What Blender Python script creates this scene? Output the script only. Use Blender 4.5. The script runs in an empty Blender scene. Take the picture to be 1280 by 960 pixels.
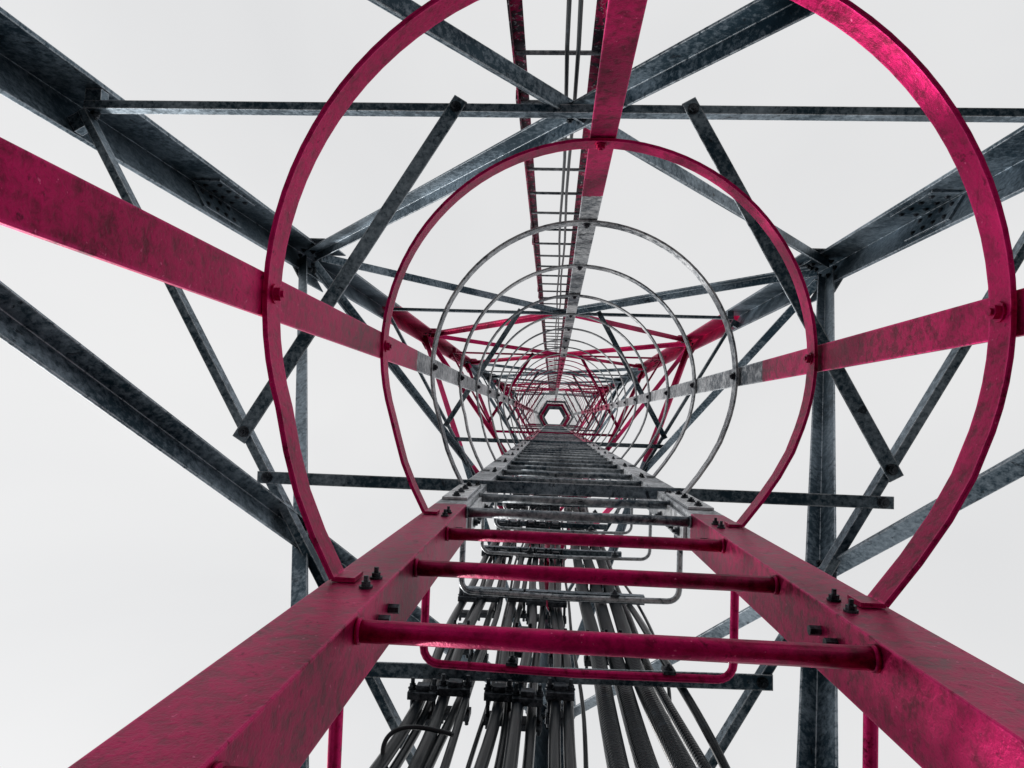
import bpy, bmesh, math, random
from mathutils import Vector, Matrix
random.seed(7)
scene = bpy.context.scene
CAMZ = 1.5            # lens height above the ground
TOPZ = 31.0

# ---------------------------------------------------------------- materials
def nn(nt, t, **kw):
    n = nt.nodes.new(t)
    for k, v in kw.items():
        setattr(n, k, v)
    return n

def math_n(nt, op, a, b=None):
    m = nn(nt, 'ShaderNodeMath', operation=op)
    for i, v in enumerate((a, b)):
        if v is None: continue
        if isinstance(v, (int, float)): m.inputs[i].default_value = v
        else: nt.links.new(v, m.inputs[i])
    return m.outputs[0]

def mix_c(nt, fac, a, b):
    m = nn(nt, 'ShaderNodeMix', data_type='RGBA')
    if isinstance(fac, (int, float)): m.inputs[0].default_value = fac
    else: nt.links.new(fac, m.inputs[0])
    for s, v in ((6, a), (7, b)):
        if isinstance(v, tuple): m.inputs[s].default_value = (*v, 1)
        else: nt.links.new(v, m.inputs[s])
    return m.outputs[2]

def noise(nt, vec, scale, detail=6, rough=.6, dist=0):
    n = nn(nt, 'ShaderNodeTexNoise')
    n.inputs['Scale'].default_value = scale
    n.inputs['Detail'].default_value = detail
    n.inputs['Roughness'].default_value = rough
    n.inputs['Distortion'].default_value = dist
    nt.links.new(vec, n.inputs['Vector'])
    return n.outputs['Fac']

def ramp(nt, fac, lo, hi):
    m = nn(nt, 'ShaderNodeMapRange')
    m.inputs['From Min'].default_value = lo
    m.inputs['From Max'].default_value = hi
    nt.links.new(fac, m.inputs['Value'])
    return m.outputs[0]

def painted_steel(name, dark, light, lo=.45, hi=.68, red_below=None, band=True, allred=False, edge=True, rough=.38, pits=.61):
    mt = bpy.data.materials.new(name); mt.use_nodes = True
    nt = mt.node_tree
    bsdf = nt.nodes['Principled BSDF']
    geo = nn(nt, 'ShaderNodeNewGeometry')
    pos = geo.outputs['Position']
    sep = nn(nt, 'ShaderNodeSeparateXYZ'); nt.links.new(pos, sep.inputs[0])
    z = sep.outputs['Z']
    big = noise(nt, pos, 2.6, 3, .55, .5)
    fine = noise(nt, pos, 60, 5, .75, .2)
    spk = noise(nt, pos, 190, 2, .6)
    patch = noise(nt, pos, 17, 5, .75, .8)
    comb = math_n(nt, 'ADD', math_n(nt, 'MULTIPLY', big, .45), math_n(nt, 'MULTIPLY', fine, .55))
    pit = ramp(nt, patch, pits, pits + .05)
    grey = mix_c(nt, ramp(nt, comb, lo, hi), dark, light)  # navy dark tone bakes the tint of shadows into the base colour
    grey = mix_c(nt, math_n(nt, 'MULTIPLY', pit, .85), grey, (.008, .013, .020))
    # crimson coat; its dark mottling also puts shading into the colour
    red = mix_c(nt, ramp(nt, comb, .40, .62), (.13, .0004, .024), (.60, .0015, .125))
    red = mix_c(nt, math_n(nt, 'MULTIPLY', ramp(nt, spk, .70, .74), .5), red, (.80, .16, .34))
    red = mix_c(nt, math_n(nt, 'MULTIPLY', ramp(nt, fine, .58, .70), .8), red, (.02, .001, .008))
    red = mix_c(nt, math_n(nt, 'MULTIPLY', ramp(nt, patch, pits + .02, pits + .10), .55), red, (.02, .001, .010))
    mask = None
    if allred:
        col = mix_c(nt, ramp(nt, patch, .48, .51), red, (.03, .02, .03))
        col = mix_c(nt, ramp(nt, fine, .58, .61), col, (.42, .42, .45))
    else:
        if band:
            zz = math_n(nt, 'SUBTRACT', z, CAMZ + 6.1)
            md = math_n(nt, 'FLOORED_MODULO', zz, 11.8)
            mask = math_n(nt, 'MULTIPLY', math_n(nt, 'LESS_THAN', md, 5.9), math_n(nt, 'GREATER_THAN', zz, 0.0))
        if red_below is not None:
            w = math_n(nt, 'ADD', z, math_n(nt, 'MULTIPLY', math_n(nt, 'SUBTRACT', fine, .5), .03))
            lt = math_n(nt, 'LESS_THAN', w, red_below)
            mask = lt if mask is None else math_n(nt, 'MAXIMUM', mask, lt)
        col = mix_c(nt, mask, grey, red) if mask is not None else grey
    if edge:   # edge highlights and wear painted bright into the colour along the arrises
        bv = nn(nt, 'ShaderNodeBevel', samples=3); bv.inputs['Radius'].default_value = .005
        dp = nn(nt, 'ShaderNodeVectorMath', operation='DOT_PRODUCT')
        nt.links.new(bv.outputs[0], dp.inputs[0]); nt.links.new(geo.outputs['True Normal'], dp.inputs[1])
        e = math_n(nt, 'MULTIPLY', ramp(nt, math_n(nt, 'SUBTRACT', 1.0, dp.outputs['Value']), .015, .12), ramp(nt, fine, .36, .48))
        if mask is not None:
            ec = mix_c(nt, mask, (.74, .79, .84), (.80, .03, .22))
        else: ec = (.74, .79, .84)
        col = mix_c(nt, math_n(nt, 'MULTIPLY', e, .85), col, ec)
    nt.links.new(col, bsdf.inputs['Base Color'])
    bsdf.inputs['Metallic'].default_value = .70
    bsdf.inputs['Specular IOR Level'].default_value = .25
    r = nn(nt, 'ShaderNodeMapRange')
    r.inputs['To Min'].default_value = rough - .14; r.inputs['To Max'].default_value = rough + .22
    nt.links.new(fine, r.inputs['Value']); nt.links.new(r.outputs[0], bsdf.inputs['Roughness'])
    bp = nn(nt, 'ShaderNodeBump'); bp.inputs['Strength'].default_value = .6; bp.inputs['Distance'].default_value = .003
    nt.links.new(comb, bp.inputs['Height']); nt.links.new(bp.outputs[0], bsdf.inputs['Normal'])
    return mt

M_tower = painted_steel('tower_steel', (.018, .042, .062), (.30, .37, .43), .44, .64)
M_ladder = painted_steel('ladder_paint', (.06, .08, .10), (.66, .69, .72), .40, .58, red_below=CAMZ + 1.50, pits=.58)
M_cage = painted_steel('cage_paint', (.05, .07, .09), (.60, .62, .64), .42, .60, red_below=CAMZ + 1.68)
M_rung = painted_steel('rung_paint', (.04, .06, .08), (.46, .49, .52), .42, .62, red_below=CAMZ + 1.3, band=False, edge=False)
M_cl = painted_steel('cable_ladder_paint', (.04, .05, .06), (.3, .3, .3), allred=True, edge=False)
M_bolt = painted_steel('bolt_steel', (.02, .02, .03), (.12, .12, .14), red_below=CAMZ + 1.62, band=False, edge=False)
M_bolt_g = painted_steel('tower_bolt_steel', (.008, .013, .018), (.16, .18, .21), band=False, edge=False)
M_splice = painted_steel('galvanised_plate', (.14, .16, .18), (.80, .82, .84), .36, .54, band=False, pits=.57)

def cable_mat(name, base, corr=0):
    mt = bpy.data.materials.new(name); mt.use_nodes = True
    nt = mt.node_tree; b = nt.nodes['Principled BSDF']
    geo = nn(nt, 'ShaderNodeNewGeometry')
    n = noise(nt, geo.outputs['Position'], 26, 5, .65)
    nt.links.new(mix_c(nt, ramp(nt, n, .58, .74), base, tuple(c * 4 + .015 for c in base)), b.inputs['Base Color'])
    b.inputs['Roughness'].default_value = .32
    b.inputs['Specular IOR Level'].default_value = .35
    if corr:
        w = nn(nt, 'ShaderNodeTexWave', wave_type='BANDS', bands_direction='Z')
        w.inputs['Scale'].default_value = corr
        nt.links.new(geo.outputs['Position'], w.inputs['Vector'])
        bp = nn(nt, 'ShaderNodeBump'); bp.inputs['Strength'].default_value = .6; bp.inputs['Distance'].default_value = .004
        nt.links.new(w.outputs['Fac'], bp.inputs['Height']); nt.links.new(bp.outputs[0], b.inputs['Normal'])
    return mt
M_cable = cable_mat('cable_rubber', (.003, .007, .011))
M_cablec = cable_mat('corrugated_feeder', (.004, .009, .014), corr=24)

def ground_mat(name, a, b_, sc):
    mt = bpy.data.materials.new(name); mt.use_nodes = True
    nt = mt.node_tree; b = nt.nodes['Principled BSDF']
    tc = nn(nt, 'ShaderNodeTexCoord')
    n1 = noise(nt, tc.outputs['Object'], sc, 5, .7); n2 = noise(nt, tc.outputs['Object'], sc * .02, 3)
    c = mix_c(nt, ramp(nt, n1, .35, .65), a, b_)
    c = mix_c(nt, math_n(nt, 'MULTIPLY', n2, .5), c, tuple(v * .7 for v in a))
    nt.links.new(c, b.inputs['Base Color']); b.inputs['Roughness'].default_value = .9
    bp = nn(nt, 'ShaderNodeBump'); bp.inputs['Strength'].default_value = .6; bp.inputs['Distance'].default_value = .02
    nt.links.new(n1, bp.inputs['Height']); nt.links.new(bp.outputs[0], b.inputs['Normal'])
    return mt
M_gravel = ground_mat('gravel', (.13, .125, .12), (.26, .25, .24), 30)
M_conc = ground_mat('concrete', (.28, .28, .27), (.40, .40, .39), 12)

# ---------------------------------------------------------------- mesh helpers
def empty(name):
    e = bpy.data.objects.new(name, None); scene.collection.objects.link(e); return e

def finish(bm, name, mat, parent=None, smooth=False, bevel=0):
    bmesh.ops.recalc_face_normals(bm, faces=bm.faces[:])
    me = bpy.data.meshes.new(name); bm.to_mesh(me); bm.free()
    me.materials.append(mat)
    if smooth:
        me.polygons.foreach_set('use_smooth', [True] * len(me.polygons))
    o = bpy.data.objects.new(name, me); scene.collection.objects.link(o)
    if parent: o.parent = parent
    if bevel:
        b = o.modifiers.new('bevel', 'BEVEL'); b.width = bevel; b.segments = 2; b.limit_method = 'ANGLE'
    return o

def sweep(bm, pts, prof, u=None, frames=None):
    rings = []
    n = len(pts)
    for i, p in enumerate(pts):
        if frames: U, V = frames[i]
        else:
            t = (pts[min(i + 1, n - 1)] - pts[max(i - 1, 0)]).normalized()
            uu = u if u is not None else Vector((1, 0, 0))
            U = (uu - t * uu.dot(t)).normalized(); V = t.cross(U)
        rings.append([bm.verts.new(p + U * a + V * b) for a, b in prof])
    k = len(prof)
    for i in range(n - 1):
        for j in range(k):
            bm.faces.new((rings[i][j], rings[i][(j + 1) % k], rings[i + 1][(j + 1) % k], rings[i + 1][j]))
    bm.faces.new(rings[0][::-1]); bm.faces.new(rings[-1])

def circ(r, k=10):
    return [(r * math.cos(2 * math.pi * i / k), r * math.sin(2 * math.pi * i / k)) for i in range(k)]

def angle_bar(bm, p0, p1, inplane, inward, w, t, w2=None):
    """L section: one flange along 'inplane' (centred on the line), the other along 'inward'"""
    w2 = w2 or w
    d = (p1 - p0).normalized()
    U = (inplane - d * inplane.dot(d)).normalized()
    V = (inward - d * inward.dot(d)); V = (V - U * V.dot(U)).normalized()
    prof = [(-w / 2, 0), (w / 2, 0), (w / 2, t), (-w / 2 + t, t), (-w / 2 + t, w2), (-w / 2, w2)]
    sweep(bm, [p0, p1], prof, frames=[(U, V)] * 2)

def box(bm, c, ax, ay, az, sx, sy, sz):
    vs = []
    for i in (-1, 1):
        for j in (-1, 1):
            for k in (-1, 1):
                vs.append(bm.verts.new(c + ax * (i * sx / 2) + ay * (j * sy / 2) + az * (k * sz / 2)))
    for f in ((0, 1, 3, 2), (4, 6, 7, 5), (0, 4, 5, 1), (2, 3, 7, 6), (0, 2, 6, 4), (1, 5, 7, 3)):
        bm.faces.new([vs[i] for i in f])

def bolt(bm, p, n, r=.009, h=.009, shank=.006):
    n = n.normalized()
    sweep(bm, [p, p + n * .0025], circ(r * 1.35, 12), u=n.orthogonal())
    sweep(bm, [p + n * .0025, p + n * h], circ(r, 6), u=n.orthogonal())
    if shank: sweep(bm, [p + n * h, p + n * (h + shank)], circ(r * .5, 8), u=n.orthogonal())

X, Y, Zv = Vector((1, 0, 0)), Vector((0, 1, 0)), Vector((0, 0, 1))
def W(x, y, h): return Vector((x, y, CAMZ + h))   # h = height above the lens

# ---------------------------------------------------------------- tower
tower = empty('lattice_tower')
A = Vector((-1.480, -.912, 0)); B = Vector((1.530, -.912, 0)); C = Vector((.045, 1.69, 0))
cen = (A + B + C) / 3
PAN, MID0 = 3.9, 2.0
bm = bmesh.new()
LW, LT = .185, .014
for P, Q, R in ((A, B, C), (B, C, A), (C, A, B)):
    out = (P - cen).normalized() * .085
    d1 = (Q - P).normalized(); d2 = (R - P).normalized()
    c0 = P + out
    bis = (d1 + d2).normalized()
    inn = c0 + bis * (LT / math.sin(math.radians(30)))
    n1 = d2 - d1 * d2.dot(d1); n1.normalize(); n2 = d1 - d2 * d1.dot(d2); n2.normalize()
    poly = [c0, c0 + d1 * LW, c0 + d1 * LW + n1 * LT, inn, c0 + d2 * LW + n2 * LT, c0 + d2 * LW]
    lo = [bm.verts.new(Vector((v.x, v.y, .55))) for v in poly]
    hi = [bm.verts.new(Vector((v.x, v.y, TOPZ))) for v in poly]
    k = len(poly)
    for j in range(k): bm.faces.new((lo[j], lo[(j + 1) % k], hi[(j + 1) % k], hi[j]))
    bm.faces.new(lo[::-1]); bm.faces.new(hi)
finish(bm, 'legs', M_tower, tower, bevel=.002)

bmD, bmH, bmG, bmB, bmP = (bmesh.new() for _ in range(5))
npan = 7
faces = ((A, B), (B, C), (C, A))
for P, Q in faces:
    d = (Q - P).normalized()
    n_in = Vector((-d.y, d.x, 0))
    if n_in.dot(cen - P) < 0: n_in = -n_in
    P0 = P + (P - cen).normalized() * .085; Q0 = Q + (Q - cen).normalized() * .085
    for k in range(npan):
        zb = MID0 - PAN / 2 + k * PAN; zt = zb + PAN; zm = (zb + zt) / 2
        e = .13
        for s, (S, T) in enumerate(((P0 + d * e, Q0 - d * e), (Q0 - d * e, P0 + d * e))):
            inn = n_in * (LT + .003 + (0 if s == 0 else .011))
            p0 = W(S.x, S.y, zb + .14) + inn; p1 = W(T.x, T.y, zt + .02) + inn
            angle_bar(bmD, p0, p1, Zv if s == 0 else -Zv, n_in, .074 if k < 4 else .065, .007, .05)
        o_ = n_in * (LT + .062)
        p0 = W(P0.x, P0.y, zm) + d * .13 + o_; p1 = W(Q0.x, Q0.y, zm) - d * .13 + o_
        angle_bar(bmH, p0, p1, Zv, -n_in, .04, .005, .024)
        for S, sg in ((P0, 1), (Q0, -1)):
            c = W(S.x, S.y, zb + .06) + d * sg * .15 + n_in * (LT - .001)
            box(bmG, c - n_in * (LT + .003), d, Zv, n_in, .22, .40, .006)
            for bx, bz in ((-.04, -.11), (.0, -.07), (-.04, .11), (0, .07), (.03, .03), (.03, -.03)):
                bolt(bmB, c + d * bx * sg + Zv * bz + n_in * .022, n_in, .013, .012)
            c2 = W(S.x, S.y, zm) + d * sg * .155 + n_in * (LT + .031)
            box(bmG, c2, d, Zv, n_in, .05, .036, .058)
            bolt(bmB, c2 + n_in * .036 , n_in, .011, .012)
        c = W((P0.x + Q0.x) / 2, (P0.y + Q0.y) / 2, zm + .08) + n_in * (LT + .022)
        bolt(bmB, c + Zv * .02, n_in, .012, .014); bolt(bmB, c - Zv * .02, n_in, .012, .014)

# plan bracing (horizontal plane, cuts each corner) and the cable cross bar
for k in range(npan):
    zm = MID0 + k * PAN
    for P, Q, R, g1, g2, e1, e2 in ((A, B, C, .395, .385, .0, .0), (B, C, A, .400, .390, .0, .0), (C, A, B, .575, .575, .0, .03), (C, A, B, .375, .385, .0, .0)):
        p0 = P.lerp(Q, g1); p1 = P.lerp(R, g2)
        inw = (cen - P).normalized()
        dd = (p1 - p0).normalized()
        p0 = p0 - dd * e1; p1 = p1 + dd * e2
        angle_bar(bmP, W(p0.x, p0.y, zm - .030), W(p1.x, p1.y, zm - .030), inw, Zv, .042 if g1 < .5 else .034, .005, .03)
        for p in (p0, p1):
            bolt(bmB, W(p.x, p.y, zm - .030) + dd * (.028 if p is p0 else -.028), -Zv, .012, .012)
finish(bmD, 'diagonal_braces', M_tower, tower, bevel=.0012)
finish(bmH, 'horizontal_braces', M_tower, tower)
finish(bmP, 'plan_braces', M_tower, tower)
finish(bmG, 'gusset_plates', M_tower, tower)

bmS = bmesh.new()
for P, Q, R in ((A, B, C), (B, C, A), (C, A, B)):
    c0 = P + (P - cen).normalized() * .085
    for d, o in (((Q - P).normalized(), (R - P).normalized()), ((R - P).normalized(), (Q - P).normalized())):
        n = (o - d * o.dot(d)).normalized()
        for zz in (2.95, 10.7, 18.5, 26.2):
            c = W(c0.x, c0.y, zz) + d * .105 + n * (LT + .005)
            box(bmS, c, d, Zv, n, .11, .34, .009)
            for bx in (-.03, .03):
                for i in range(4):
                    bolt(bmB, c + d * bx + Zv * (-.12 + i * .08) + n * .0045, n, .009, .007, .002)
finish(bmS, 'leg_splices', M_tower, tower, bevel=.001)
finish(bmB, 'bolts', M_bolt_g, tower)

for P in (A, B, C):
    bm = bmesh.new()
    c = P + (P - cen).normalized() * .02
    box(bm, Vector((c.x, c.y, .26)), X, Y, Zv, .75, .75, .52)
    finish(bm, 'concrete_footing', M_conc, None, bevel=.02)
    bm = bmesh.new()
    box(bm, Vector((c.x, c.y, .536)), X, Y, Zv, .45, .45, .03)
    for sx in (-.17, .17):
        for sy in (-.17, .17):
            bolt(bm, Vector((c.x + sx, c.y + sy, .551)), Zv, .022, .03, .04)
    finish(bm, 'base_plate', M_bolt_g, tower)

# ---------------------------------------------------------------- climbing ladder with safety cage
lad = empty('caged_ladder')
LX = .06; HW = .235; RY = .2025; FY = .187
S = .2785
R1 = .655
LTOP = 28.0
bm = bmesh.new()
for s in (-1, 1):
    x0 = LX + s * HW
    poly = [(x0, FY), (x0 + s * .068, FY), (x0 + s * .068, FY + .006), (x0 + s * .006, FY + .006), (x0 + s * .006, FY + .074), (x0, FY + .074)]
    lo = [bm.verts.new(Vector((a, b, .30))) for a, b in poly]; hi = [bm.verts.new(Vector((a, b, CAMZ + LTOP))) for a, b in poly]
    k = len(poly)
    for j in range(k): bm.faces.new((lo[j], lo[(j + 1) % k], hi[(j + 1) % k], hi[j]))
    bm.faces.new(lo[::-1]); bm.faces.new(hi)
finish(bm, 'stiles', M_ladder, lad, bevel=.0015)
bm = bmesh.new()
h = R1 - 6 * S
while h < LTOP:
    if h > -1.1:
        sweep(bm, [W(LX - HW + .001, RY, h), W(LX + HW - .001, RY, h)], circ(.0105, 14), u=Y)
        for s in (-1, 1):   # weld collars
            sweep(bm, [W(LX + s * (HW - .001), RY, h), W(LX + s * (HW - .005), RY, h)], circ(.0125, 12), u=Y)
    h += S
finish(bm, 'rungs', M_rung, lad, smooth=True)

hx, hy, HR = .08, -.13, .405
def hoop_path():
    pts = []
    a_end = math.asin(.13 / HR)
    n = 56
    for i in range(n + 1):
        t = -a_end + (math.pi + 2 * a_end) * i / n
        pts.append(Vector((hx - HR * math.cos(t), hy - HR * math.sin(t), 0)))
    L = Vector((LX - HW - .06, FY - .004, 0)); Rr = Vector((LX + HW + .06, FY - .004, 0))
    l0, r0 = pts[0], pts[-1]
    left = [L] + [L.lerp(l0, .25 * i) + Vector((-.010 * math.sin(math.pi * .25 * i), 0, 0)) for i in (1, 2, 3)]
    right = [Rr.lerp(r0, .25 * i) + Vector((.010 * math.sin(math.pi * .25 * i), 0, 0)) for i in (3, 2, 1)] + [Rr]
    return left + pts + right
base = hoop_path()
hoopZ = [.785 + i * 2 * S for i in range(49)]
bm = bmesh.new(); bmBo = bmesh.new(); bmU = bmesh.new(); bmF = bmesh.new(); bmQ = bmesh.new()
for i, hz in enumerate(hoopZ):
    jig = Vector((random.uniform(-.004, .004), random.uniform(-.004, .004), random.uniform(-.006, .006)))
    pts = [Vector((p.x, p.y, CAMZ + hz)) for p in base]
    fr = []
    n = len(pts)
    for j in range(n):
        t = (pts[min(j + 1, n - 1)] - pts[max(j - 1, 0)]).normalized()
        fr.append((Zv, t.cross(Zv)))
    bh = .019
    pts2 = [p + (jig if 3 < j < n - 4 else Vector((0, 0, jig.z))) for j, p in enumerate(pts)]
    sweep(bm, pts2, [(-bh, -.003), (bh, -.003), (bh, .003), (-bh, .003)], frames=fr)
    for s in (-1, 1):
        xx = LX + s * (HW + .048)
        box(bm, W(xx, FY - .0035, hz) + Vector((0, 0, jig.z)), X, Y, Zv, .026, .005, .034)
        if i < 18:
            for dz in (-.022, .022):
                bolt(bmF, W(LX + s * (HW + .018), FY, hz + dz - .01), -Y, .0055, .007, .006)
                sweep(bmF, [W(LX + s * HW, FY + .03, hz + dz - .02), W(LX + s * (HW - .012), FY + .03, hz + dz - .02)], circ(.0055, 6), u=Y)
    if i < 18:
        for px, py in ((hx - HR, hy), (hx + HR, hy), (hx, hy - HR)):
            nrm = Vector((hx - px, hy - py, 0)).normalized()
            bolt(bmBo, W(px, py, hz) + nrm * .003 + jig, nrm, .0085, .009, .003)
    x0, x1, y0, y1, r = LX - .288, LX + .288, FY + .02, .468, .03
    path = [W(x0, y0, hz), W(x0, y1 - r, hz)]
    for q in range(1, 5):
        a = math.pi / 2 * q / 5; path.append(W(x0 + r - r * math.cos(a), y1 - r + r * math.sin(a), hz))
    path += [W(x0 + r, y1, hz), W(LX, y1 + .004, hz), W(x1 - r, y1, hz)]
    for q in range(1, 5):
        a = math.pi / 2 * q / 5; path.append(W(x1 - r + r * math.sin(a), y1 - r + r * math.cos(a), hz))
    path += [W(x1, y1 - r, hz), W(x1, y0, hz)]
    if i < 26: sweep(bmU, path, circ(.0080 if i < 3 else .006, 8), u=Zv)
    for xq in ((LX - .12, LX + .17) if i % 2 else (LX + .12,)):   # small saddle clips on the frame
        if 0 < i < 8:
            box(bmQ, W(xq, y1 - .011, hz), X, Y, Zv, .022, .006, .03)
            bolt(bmQ, W(xq, y1 - .014, hz), -Y, .006, .007, .003)
finish(bm, 'hoops', M_cage, lad); finish(bmQ, 'saddle_clips', M_bolt_g, lad)
finish(bmBo, 'bolts', M_bolt, lad); finish(bmF, 'foot_bolts', M_bolt_g, lad)
finish(bmU, 'standoff_frames', M_cage, lad, smooth=True)
bm = bmesh.new()
for px, py in ((hx - HR, hy), (hx + HR, hy), (hx, hy - HR)):
    nrm = Vector((px - hx, py - hy, 0)).normalized(); tg = Vector((-nrm.y, nrm.x, 0))
    c = Vector((px, py, 0)) + nrm * .0075
    zlo = CAMZ + .23; zhi = CAMZ + LTOP
    box(bm, Vector((c.x, c.y, (zlo + zhi) / 2)), tg, nrm, Zv, .05, .006, zhi - zlo)
finish(bm, 'vertical_straps', M_cage, lad, bevel=.001)
bm = bmesh.new(); bmb = bmesh.new()
for zz in (1.72, 7.4, 13.0, 18.6, 24.1):
    for s in (-1, 1):
        box(bm, W(LX + s * (HW - .004), FY + .040, zz), Y, X, Zv, .054, .006, .36)
        box(bm, W(LX + s * (HW + .036), FY - .0035, zz + .0), X, Y, Zv, .056, .005, .30)
        for i in range(4):
            bolt(bmb, W(LX + s * (HW - .007), FY + .050, zz - .13 + i * .085), X * -s, .008, .009)
            bolt(bmb, W(LX + s * (HW + .036), FY - .0065, zz - .12 + i * .08), -Y, .007, .007, .003)
finish(bm, 'splice_plates', M_splice, lad); finish(bmb, 'splice_bolts', M_bolt_g, lad)
bm = bmesh.new()
for k in range(npan):
    zm = MID0 + k * PAN - .09
    for s in (-1, 1):
        angle_bar(bm, W(LX + s * .30, FY + .02, zm), W(LX + s * .30, .33, zm), X, Zv, .04, .005)
finish(bm, 'wall_brackets', M_tower, lad)
bm = bmesh.new()
for zz, ri, ro in ((26.9, .36, .62), (22.0, .405, .47), (17.5, .405, .46)):
    for i in range(6):
        a0, a1 = math.pi / 3 * i, math.pi / 3 * (i + 1)
        q = [Vector((hx + r_ * math.cos(a), -.06 + r_ * math.sin(a), CAMZ + zz + dz)) for dz in (0, .04) for r_, a in ((ri, a0), (ro, a0), (ro, a1), (ri, a1))]
        v = [bm.verts.new(p) for p in q]
        for f in ((0, 1, 2, 3), (4, 5, 6, 7), (0, 1, 5, 4), (1, 2, 6, 5), (2, 3, 7, 6), (3, 0, 4, 7)): bm.faces.new([v[t] for t in f])
finish(bm, 'hatch_frames', M_tower, lad)
bm = bmesh.new()
box(bm, W(LX, .345, 11.3), X, Y, Zv, .74, .17, .006)
for yy in (.262, .428): box(bm, W(LX, yy, 11.27), X, Y, Zv, .78, .006, .07)
finish(bm, 'rest_plate', M_cage, lad)

# ---------------------------------------------------------------- second ladder outside the far face
cl = empty('cable_ladder')
bm = bmesh.new()
for x0, s in ((-.139, 1), (.110, -1)):
    pf = [(0, 0), (.034, 0), (.034, .004), (.004, .004), (.004, .035), (0, .035)]
    if s < 0: pf = [(-a, b) for a, b in pf][::-1]
    sweep(bm, [W(x0, -1.02, -1.2), W(x0, -1.02, 28.5)], pf, frames=[(X, Y)] * 2)
finish(bm, 'rails', M_cl, cl)
bm = bmesh.new(); bmc = bmesh.new()
h = 2.78 - .3 * 13
while h < 28.4:
    sweep(bm, [W(-.13, -1.0, h), W(.1, -1.0, h)], circ(.0065, 8), u=Zv)
    if random.random() < .3: box(bmc, W(-.138, -1.012, h), X, Y, Zv, .016, .03, .05)
    if random.random() < .3: box(bmc, W(.109, -1.012, h), X, Y, Zv, .016, .03, .05)
    h += .3
finish(bm, 'rungs', M_rung, cl); finish(bmc, 'clips', M_cl, cl)
bm = bmesh.new()
for x0, r in ((.012, .006), (.035, .006)):
    pts = [W(x0 + .004 * math.sin(i * 1.3 + x0 * 90), -.975, -1.4 + i * .4) for i in range(75)]
    sweep(bm, pts, circ(r, 8), u=X)
finish(bm, 'thin_cables', M_cable, cl, smooth=True)

# ---------------------------------------------------------------- feeder cables behind the ladder
cab = empty('feeder_cable_run')
bm = bmesh.new(); bmC = bmesh.new(); bmK = bmesh.new(); bmX = bmesh.new(); bmN = bmesh.new()
def cable(b, x, y, r, seed, top=29, wob=.006, spread=0, fan=.4):
    rnd = random.Random(seed); a, c = rnd.uniform(0, 6), rnd.uniform(0, 6)
    pts = []
    h = -1.45
    while h < top:
        sx = spread * max(0, fan + 1.5 - h) ** 1.5
        pts.append(W(x + wob * math.sin(h * 2.3 + a) + wob * .5 * math.sin(h * 5.1 + c) + sx, y + wob * math.sin(h * 1.7 + c), h)); h += .1 if h < 5 else .5
    sweep(b, pts, circ(r, 12), u=X)
defs = []
for i, x in enumerate((-.33, -.30, -.26, -.225, -.195)): defs.append((x, .75 + .02 * (i % 2), (.015, .011, .016, .012, .010)[i], -.06 - .02 * (2 - i)))
for i, x in enumerate((-.13, -.10, -.06, -.025)): defs.append((x, .75 + .02 * (i % 2), (.015, .011, .016, .013)[i], -.03 + .01 * i))
for i, x in enumerate((.03, .06)): defs.append((x, .76, .014, .01))
for i, x in enumerate((-.165, .10)): defs.append((x, .80, .006, .01))
for j, (x, y, r, sp) in enumerate(defs):
    cable(bm, x, y, r, j, wob=.009, spread=sp, top=14 - (j % 4) * 2.2)
for j, (x, y, r) in enumerate(((.165, .76, .025), (.225, .765, .026), (.285, .76, .025), (.335, .79, .014))):
    cable(bmC, x, y, r, 50 + j, wob=.005, spread=.02 * (j + .2), fan=.9, top=13 if j != 1 else 26)
def bez(b, P, r, n=30):
    pts = []
    for i in range(n + 1):
        t = i / n
        q = [Vector(p) for p in P]
        while len(q) > 1: q = [q[k].lerp(q[k + 1], t) for k in range(len(q) - 1)]
        pts.append(q[0])
    sweep(b, pts, circ(r, 8), u=X)
bez(bm, [W(.335, .74, 2.9), W(.36, .70, 2.3), W(.30, .66, 1.9), W(.46, .72, 1.75), W(.50, .95, 1.7), W(.50, 1.1, 1.0)], .012)
bez(bm, [W(-.20, .72, 1.62), W(-.26, .70, 1.60), W(-.37, .68, 1.62), W(-.36, .74, 1.56), W(-.33, .77, 1.54)], .0055)
bez(bm, [W(.36, .78, 3.6), W(.38, .70, 2.6), W(.42, .80, 2.3), W(.38, .9, 2.2)], .006)
finish(bm, 'cables', M_cable, cab, smooth=True); finish(bmC, 'corrugated_cables', M_cablec, cab, smooth=True)
levels = [1.98, 2.95, 3.9, 4.9, 5.9, 6.9, 7.9, 8.9, 9.8, 10.8, 11.8]
for i, z in enumerate(levels):
    if i % 4 == 0: continue
    angle_bar(bmX, W(.02 - .38, .708, z), W(.02 + .38, .708, z), Zv, Y, .035, .005)
def clamp(x, y, z, w):
    box(bmK, W(x, y - .022, z), X, Y, Zv, w, .020, .055)
    box(bmK, W(x, y + .042, z), X, Y, Zv, w, .018, .055)
    box(bmK, W(x, y - .038, z), X, Y, Zv, w * .45, .014, .03)
    for s in (-1, 1):
        xs = x + s * (w / 2 - .009)
        sweep(bmK, [W(xs, y - .060, z), W(xs, y + .07, z)], circ(.006, 6), u=Zv)
        bolt(bmN, W(xs, y - .032, z), -Y, .009, .012, .004)
for i, z in enumerate(levels):
    for x, w in ((-.315, .075), (-.235, .085), (-.117, .075), (-.04, .08), (.045, .075)):
        clamp(x, .752, z - .08 + random.uniform(-.03, .03), w)
    for x, w in ((.165, .066), (.228, .066), (.290, .066)):
        clamp(x, .757, z + .40 + random.uniform(-.06, .06), w)
    for x in (-.29, -.22, -.075, .045):
        if i % 2 == 0: clamp(x, .765, z + .45 + random.uniform(-.05, .05), .065)
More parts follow.
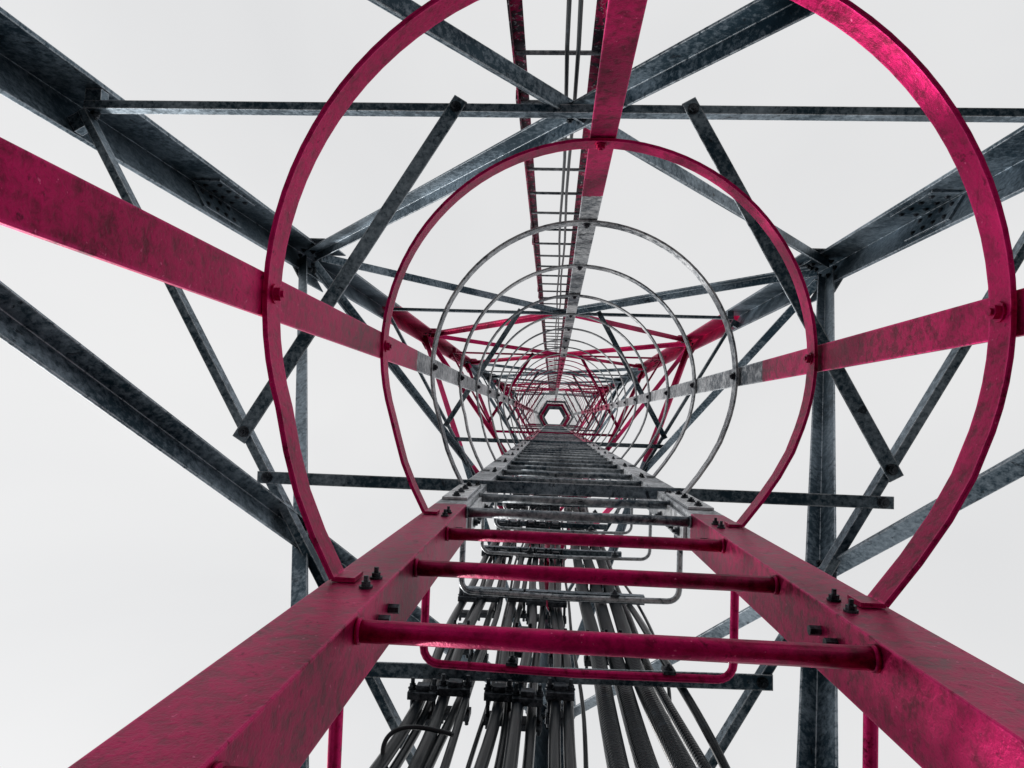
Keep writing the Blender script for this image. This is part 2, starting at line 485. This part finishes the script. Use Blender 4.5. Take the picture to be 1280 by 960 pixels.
finish(bmX, 'support_bars', M_tower, cab); finish(bmK, 'cable_clamps', M_bolt_g, cab, bevel=.0015); finish(bmN, 'clamp_nuts', M_bolt_g, cab)

# ---------------------------------------------------------------- ground
bm = bmesh.new()
bmesh.ops.create_grid(bm, x_segments=60, y_segments=60, size=900)
finish(bm, 'ground', M_gravel)

# ---------------------------------------------------------------- light
el, rot = math.radians(32), math.radians(-50)
w = bpy.data.worlds.new('World'); scene.world = w; w.use_nodes = True
nt = w.node_tree; bg = nt.nodes['Background']
sky = nn(nt, 'ShaderNodeTexSky', sky_type='NISHITA'); sky.sun_disc = False
sky.sun_elevation = el; sky.sun_rotation = rot
hs = nn(nt, 'ShaderNodeHueSaturation'); hs.inputs['Saturation'].default_value = .12
nt.links.new(sky.outputs[0], hs.inputs['Color'])
tc = nn(nt, 'ShaderNodeTexCoord')
cl_n = noise(nt, tc.outputs['Generated'], 1.6, 4, .5, .4)
over = mix_c(nt, ramp(nt, cl_n, .3, .7), (8.8, 8.85, 8.95), (10.0, 10.0, 10.0))
mixed = mix_c(nt, .80, hs.outputs[0], over)
nt.links.new(mixed, bg.inputs['Color']); bg.inputs['Strength'].default_value = .1
sd = bpy.data.lights.new('sun', 'SUN'); sd.energy = 3.2; sd.angle = math.radians(3); sd.color = (1, .96, .92)
so = bpy.data.objects.new('sun', sd); scene.collection.objects.link(so)
dirv = Vector((math.sin(rot) * math.cos(el), math.cos(rot) * math.cos(el), math.sin(el)))
so.rotation_euler = dirv.to_track_quat('Z', 'Y').to_euler()

# ---------------------------------------------------------------- camera (looking up the shaft)
F = 880.0
zc = Vector((50, -44, -F)).normalized()
r = math.radians(2.0)
xc = Vector((math.cos(r), -math.sin(r), 0)); xc = (xc - zc * xc.dot(zc)).normalized()
yc = zc.cross(xc)
m = Matrix((xc, yc, zc)).to_4x4()
m.translation = Vector((0, 0, CAMZ))
cd = bpy.data.cameras.new('camera'); co = bpy.data.objects.new('camera', cd); scene.collection.objects.link(co)
co.matrix_world = m
cd.sensor_width = 36; cd.lens = F / 1280 * 36; cd.clip_start = .02; cd.clip_end = 3000
scene.camera = co
scene.view_settings.view_transform = 'Standard'; scene.view_settings.look = 'None'; scene.view_settings.exposure = 0
